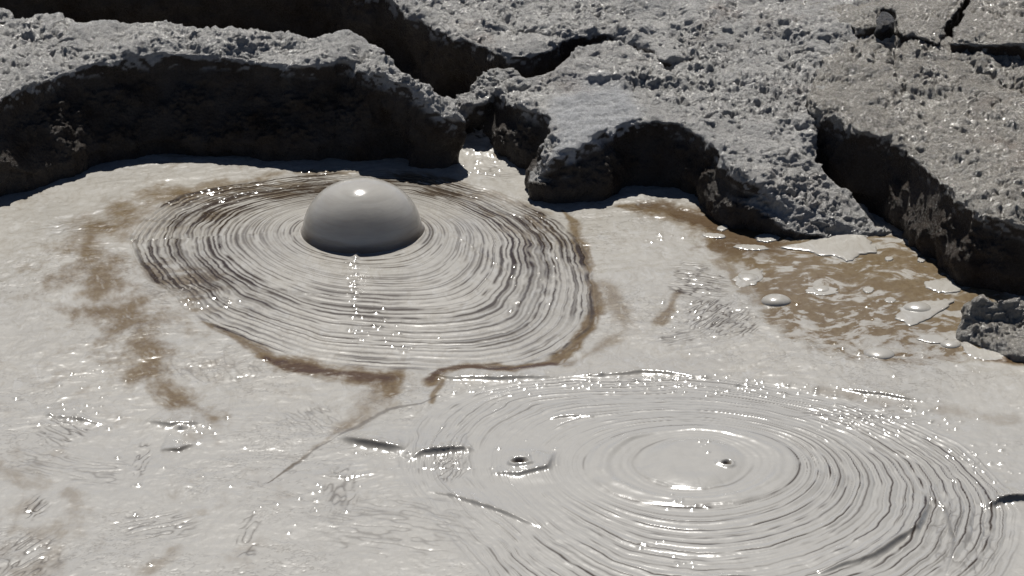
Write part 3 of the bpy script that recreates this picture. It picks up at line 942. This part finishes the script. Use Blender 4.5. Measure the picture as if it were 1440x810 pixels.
    for (pts, w, dep) in cracks:
        ln = PP(pts)
        wxy = co[:, :2] + 0.02 * np.stack([fbm3(co * 14, 3, 31), fbm3(co * 14 + 3, 3, 32)], -1)
        d, _, tpar = seg_dist(wxy[:, 0], wxy[:, 1], ln)
        v = np.exp(-(d / w) ** 2) * upw * (0.35 + 1.1 * sstep(-0.2, 0.3, fbm3(co * 28, 2, 33))) * np.clip(6 * np.minimum(tpar, 1 - tpar) + 0.35, 0, 1)
        crk = np.maximum(crk, v * dep)
    co2 = co + no * disp[:, None]
    co2[:, 2] -= crk
    me.vertices.foreach_set('co', co2.astype(np.float32).ravel())
    # the crust is a skin over the top; below the rim brown mud, darkened to paint in the walls' shade
    me.update()
    no2 = np.empty(nv * 3, np.float32); me.vertex_normals.foreach_get('vector', no2); no2 = no2.reshape(-1, 3)
    rimz = np.zeros(nv); bd = np.full(nv, 1e9)
    for k in range(n):
        a, b_ = R[k], R[(k + 1) % n]
        ab = b_[:2] - a[:2]
        t = np.clip(((co[:, 0] - a[0]) * ab[0] + (co[:, 1] - a[1]) * ab[1]) / (ab @ ab + 1e-12), 0, 1)
        d = np.hypot(co[:, 0] - a[0] - t * ab[0], co[:, 1] - a[1] - t * ab[1])
        kk = d < bd
        bd = np.where(kk, d, bd); rimz = np.where(kk, a[2] + t * (b_[2] - a[2]), rimz)
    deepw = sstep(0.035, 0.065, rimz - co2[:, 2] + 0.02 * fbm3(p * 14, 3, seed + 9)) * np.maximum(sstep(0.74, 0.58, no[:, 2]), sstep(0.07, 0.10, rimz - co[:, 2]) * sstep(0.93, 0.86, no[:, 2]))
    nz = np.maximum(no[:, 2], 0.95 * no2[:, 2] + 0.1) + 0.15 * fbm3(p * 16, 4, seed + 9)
    body_shade_mask = np.maximum(sstep(0.42, 0.28, nz), deepw) * body_shade_amt
    set_attr(me, 'body_shade', body_shade_mask)
    set_attr(me, 'smooth_mud', sm_mask)
    oc = sstep(0.0, 0.5, fbm3(p * 3, 3, seed + 10)) * ochre
    set_attr(me, 'ochre', oc * upw)
    me.polygons.foreach_set('use_smooth', np.ones(len(me.polygons), bool))
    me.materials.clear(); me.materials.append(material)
    me.update()
    c = co2.mean(0)
    o = bpy.data.objects.new(name, me); COL.objects.link(o)
    me.transform(__import__('mathutils').Matrix.Translation((-c[0], -c[1], 0)))
    o.location = (c[0], c[1], 0)
    tag(o, label, cat, group)
    print(name, nv, round(time.time() - T0, 1))
    return o


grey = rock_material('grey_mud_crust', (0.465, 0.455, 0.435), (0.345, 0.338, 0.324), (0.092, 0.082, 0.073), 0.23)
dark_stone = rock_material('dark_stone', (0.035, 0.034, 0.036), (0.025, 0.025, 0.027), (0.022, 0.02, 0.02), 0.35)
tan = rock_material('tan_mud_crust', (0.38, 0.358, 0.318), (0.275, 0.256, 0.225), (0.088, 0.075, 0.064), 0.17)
BANKS = 'crusted mud banks round the pool'

# left ledge
rock('mud_ledge', [(-60, 175, .32), (0, 135, .33, -.14), (60, 110, .335, -.14), (110, 92, .34, -.15), (180, 79, .34, -.15), (250, 76, .34, -.15), (330, 79, .34, -.15), (400, 86, .34, -.14), (440, 89, .335, -.13), (480, 82, .34, -.13), (520, 96, .33, -.12),
                   (548, 108, .32, .03), (588, 126, .295, 0), (608, 146, .25, 0), (632, 168, .19, 0), (650, 166, .18, 0), (630, 138, .23, 0), (600, 116, .31, 0), (562, 92, .345, 0), (530, 62, .37), (490, 50, .38), (440, 52, .38), (370, 38, .385), (290, 40, .385),
                   (235, 28, .39), (180, 28, .39), (100, 26, .39), (65, 15, .395), (30, 23, .39), (0, 30, .385), (-60, 40, .38)],
     'long mud ledge left of the pool with pale lumpy top and dark front wall', 'ledge', grey, inset=-0.12, seed=1, low=0.02, mid=0.012, group=BANKS)
# back bank
rock('mud_bank', [(-120, -40, .33), (100, -40, .34), (300, -40, .35), (450, -30, .34), (540, -8, .32), (580, 18, .30), (615, 38, .285), (660, 52, .28), (695, 66, .28), (715, 74, .28), (745, 74, .28), (775, 64, .285),
                  (800, 48, .29), (860, 48, .295), (905, 60, .29), (935, 82, .285), (1000, 76, .29), (1150, 86, .30), (1200, 92, .31), (1260, 40, .37), (1300, -60, .42), (1100, -160, .46), (700, -170, .46), (200, -150, .44), (-120, -140, .42)],
     'broad pale mud bank across the back with a deep brown shadowed wall', 'bank', grey, inset=0.0, seed=2, low=0.03, voxel=0.0065, group=BANKS, ochre=0.6)
# middle slab and its spur
rock('mud_slab', [(692, 124, .21), (712, 134, .21), (742, 148, .215), (778, 161, .22), (768, 192, .19), (762, 224, .14), (790, 212, .18), (836, 192, .215), (856, 175, .23), (900, 165, .235), (960, 171, .235), (1000, 190, .23),
                  (1012, 215, .215), (1040, 243, .18), (1085, 265, .14), (1115, 295, .08), (1180, 322, .02), (1245, 333, .0), (1208, 280, .08), (1168, 245, .14), (1142, 215, .19), (1142, 165, .25), (1165, 120, .275),
                  (1180, 74, .30), (1000, 36, .325), (880, 48, .31), (808, 64, .29), (773, 98, .265), (735, 104, .25), (706, 112, .22)],
     'grey rough mud slab behind the bubble with a sunlit spur sloping into the brown water', 'slab', grey, inset=-0.06, seed=3, low=0.016, mid=0.012, pop=0.010,
     smooth_at=[(835, 140, .26, .17, .30), (815, 185, .23, .10, .16)], cracks=[([(800, 50, .29), (870, 54, .295), (912, 64, .29), (938, 84, .285), (950, 100, .28)], .018, .05),
                                                                     ([(1060, 70, .30), (1110, 90, .29), (1150, 110, .28)], .010, .02)], group=BANKS, ochre=0.25)
# right bank
rock('mud_bank', [(1139, 150, .29), (1165, 160, .285), (1205, 182, .28), (1250, 189, .285), (1275, 205, .275), (1297, 228, .265), (1322, 250, .26), (1347, 275, .25), (1378, 296, .24), (1440, 316, .23), (1520, 330, .23),
                  (1560, 120, .36), (1500, 20, .42), (1440, 55, .40), (1350, 55, .395), (1270, 50, .39), (1200, 55, .36), (1165, 75, .33), (1140, 110, .31), (1134, 135, .295)],
     'tan crusted mud bank on the right with a dark undercut wall', 'bank', tan, inset=-0.06, seed=4, low=0.025, mid=0.014, pop=0.008, cracks=[
         ([(1245, 20, .38), (1262, 60, .37), (1255, 85, .36), (1272, 112, .34), (1262, 135, .33)], .018, .03),
         ([(1368, 98, .35), (1400, 108, .34), (1420, 116, .34), (1440, 132, .33), (1460, 140, .33)], .016, .045)], group=BANKS, ochre=0.5)
# cracked slabs at the top right
rock('mud_slab', [(1150, 14, .362), (1175, 27, .372), (1205, 37, .39), (1233, 33, .41), (1236, 4, .425), (1256, 6, .425), (1262, 40, .415), (1295, 50, .42), (1322, 56, .425), (1326, 38, .43), (1345, 12, .44), (1370, -30, .46), (1360, -90, .48), (1080, -90, .45), (1060, -20, .38)],
     'cracked tan mud slab with a dark notch at the back of the right bank', 'slab', tan, inset=0.01, zbot=0.2, seed=5, low=0.01, mid=0.010, pop=0.007, bulge=0.0, group=BANKS)
rock('mud_slab', [(1334, 57, .425), (1380, 58, .43), (1440, 62, .435), (1530, 66, .44), (1540, -90, .5), (1400, -90, .49), (1372, -20, .46), (1352, 18, .445)],
     'tan mud slab in the far corner behind the long crack', 'slab', tan, inset=0.01, zbot=0.2, seed=6, low=0.01, mid=0.010, pop=0.007, bulge=0.0, group=BANKS)
# small broken rock between ledge and slab
rock('mud_rock', [(606, 166, .10), (628, 172, .09), (655, 160, .12), (680, 140, .17), (700, 125, .20), (718, 108, .22), (720, 92, .25), (700, 88, .26), (684, 98, .24), (664, 118, .20), (640, 140, .15), (615, 152, .12)],
     'small broken rock in the gap between the left ledge and the slab', 'rock', grey, inset=0.02, voxel=0.005, seed=7, low=0.02, mid=0.014, pop=0.010, soft=3)
rock('mud_rock', [(652, 190, .03), (672, 198, .02), (694, 194, .03), (692, 176, .08), (680, 168, .10), (660, 172, .08)],
     'low wet stone at the mouth of the gap, under the small broken rock', 'rock', grey, inset=0.0, voxel=0.005, seed=8, low=0.012, mid=0.010, pop=0.007, soft=3)
rock('mud_rock', [(-40, 34, .35), (8, 28, .345), (18, 20, .35), (6, 12, .36), (-40, 10, .36)],
     'pale stone tip behind the left ledge in the top corner', 'rock', grey, inset=0.0, zbot=0.15, voxel=0.005, seed=12, low=0.012, mid=0.010, pop=0.008, soft=3)
rock('stone', [(1234, 28, .45), (1240, 33, .45), (1252, 32, .45), (1257, 22, .455), (1253, 12, .46), (1239, 12, .46)],
     'small dark upright stone standing in the long crack at the top right', 'stone', dark_stone, inset=-0.01, zbot=0.3, voxel=0.005, seed=14, low=0.01, mid=0.008, pop=0.005, soft=3)
# corner boulder
rock('boulder', [(1352, 432, .06), (1366, 462, .03), (1395, 478, .03), (1440, 492, .03), (1500, 500, .03), (1530, 450, .1), (1500, 412, .15), (1440, 410, .15), (1385, 415, .13)],
     'dark glinting boulder at the right edge, lying in the mud below the bank', 'boulder', tan, inset=-0.02, voxel=0.0055, seed=9, low=0.02, mid=0.016, pop=0.007, soft=5, body_shade_amt=0.2)

# ------------------------------------------------------------------ light
EL = 54.0; AZ = -4.0                       # sun beyond the pool, a touch to the left
w = bpy.data.worlds.new('World'); SC.world = w; w.use_nodes = True
nt = w.node_tree
sky = nt.nodes.new('ShaderNodeTexSky'); sky.sky_type = 'NISHITA'; sky.sun_disc = False
sky.sun_elevation = math.radians(EL); sky.sun_rotation = math.radians(AZ)
sky.altitude = 4800; sky.air_density = 0.7; sky.dust_density = 0.3
nt.links.new(sky.outputs[0], nt.nodes['Background'].inputs['Color'])
nt.nodes['Background'].inputs['Strength'].default_value = 0.05
ld = bpy.data.lights.new('sun', 'SUN'); ld.energy = 4.6; ld.angle = math.radians(0.53); ld.color = (1.0, 0.965, 0.91)
so = bpy.data.objects.new('sun', ld); COL.objects.link(so)
so.location = (0, 0, 8)
sd = Vector((math.sin(math.radians(AZ)) * math.cos(math.radians(EL)), math.cos(math.radians(AZ)) * math.cos(math.radians(EL)), math.sin(math.radians(EL))))
so.rotation_euler = (-sd).to_track_quat('-Z', 'Y').to_euler()

vs = SC.view_settings
vs.view_transform = 'Standard'; vs.look = 'None'; vs.gamma = 1.0; vs.use_curve_mapping = False
vs.exposure = 0.10
print('done', round(time.time() - T0, 1))
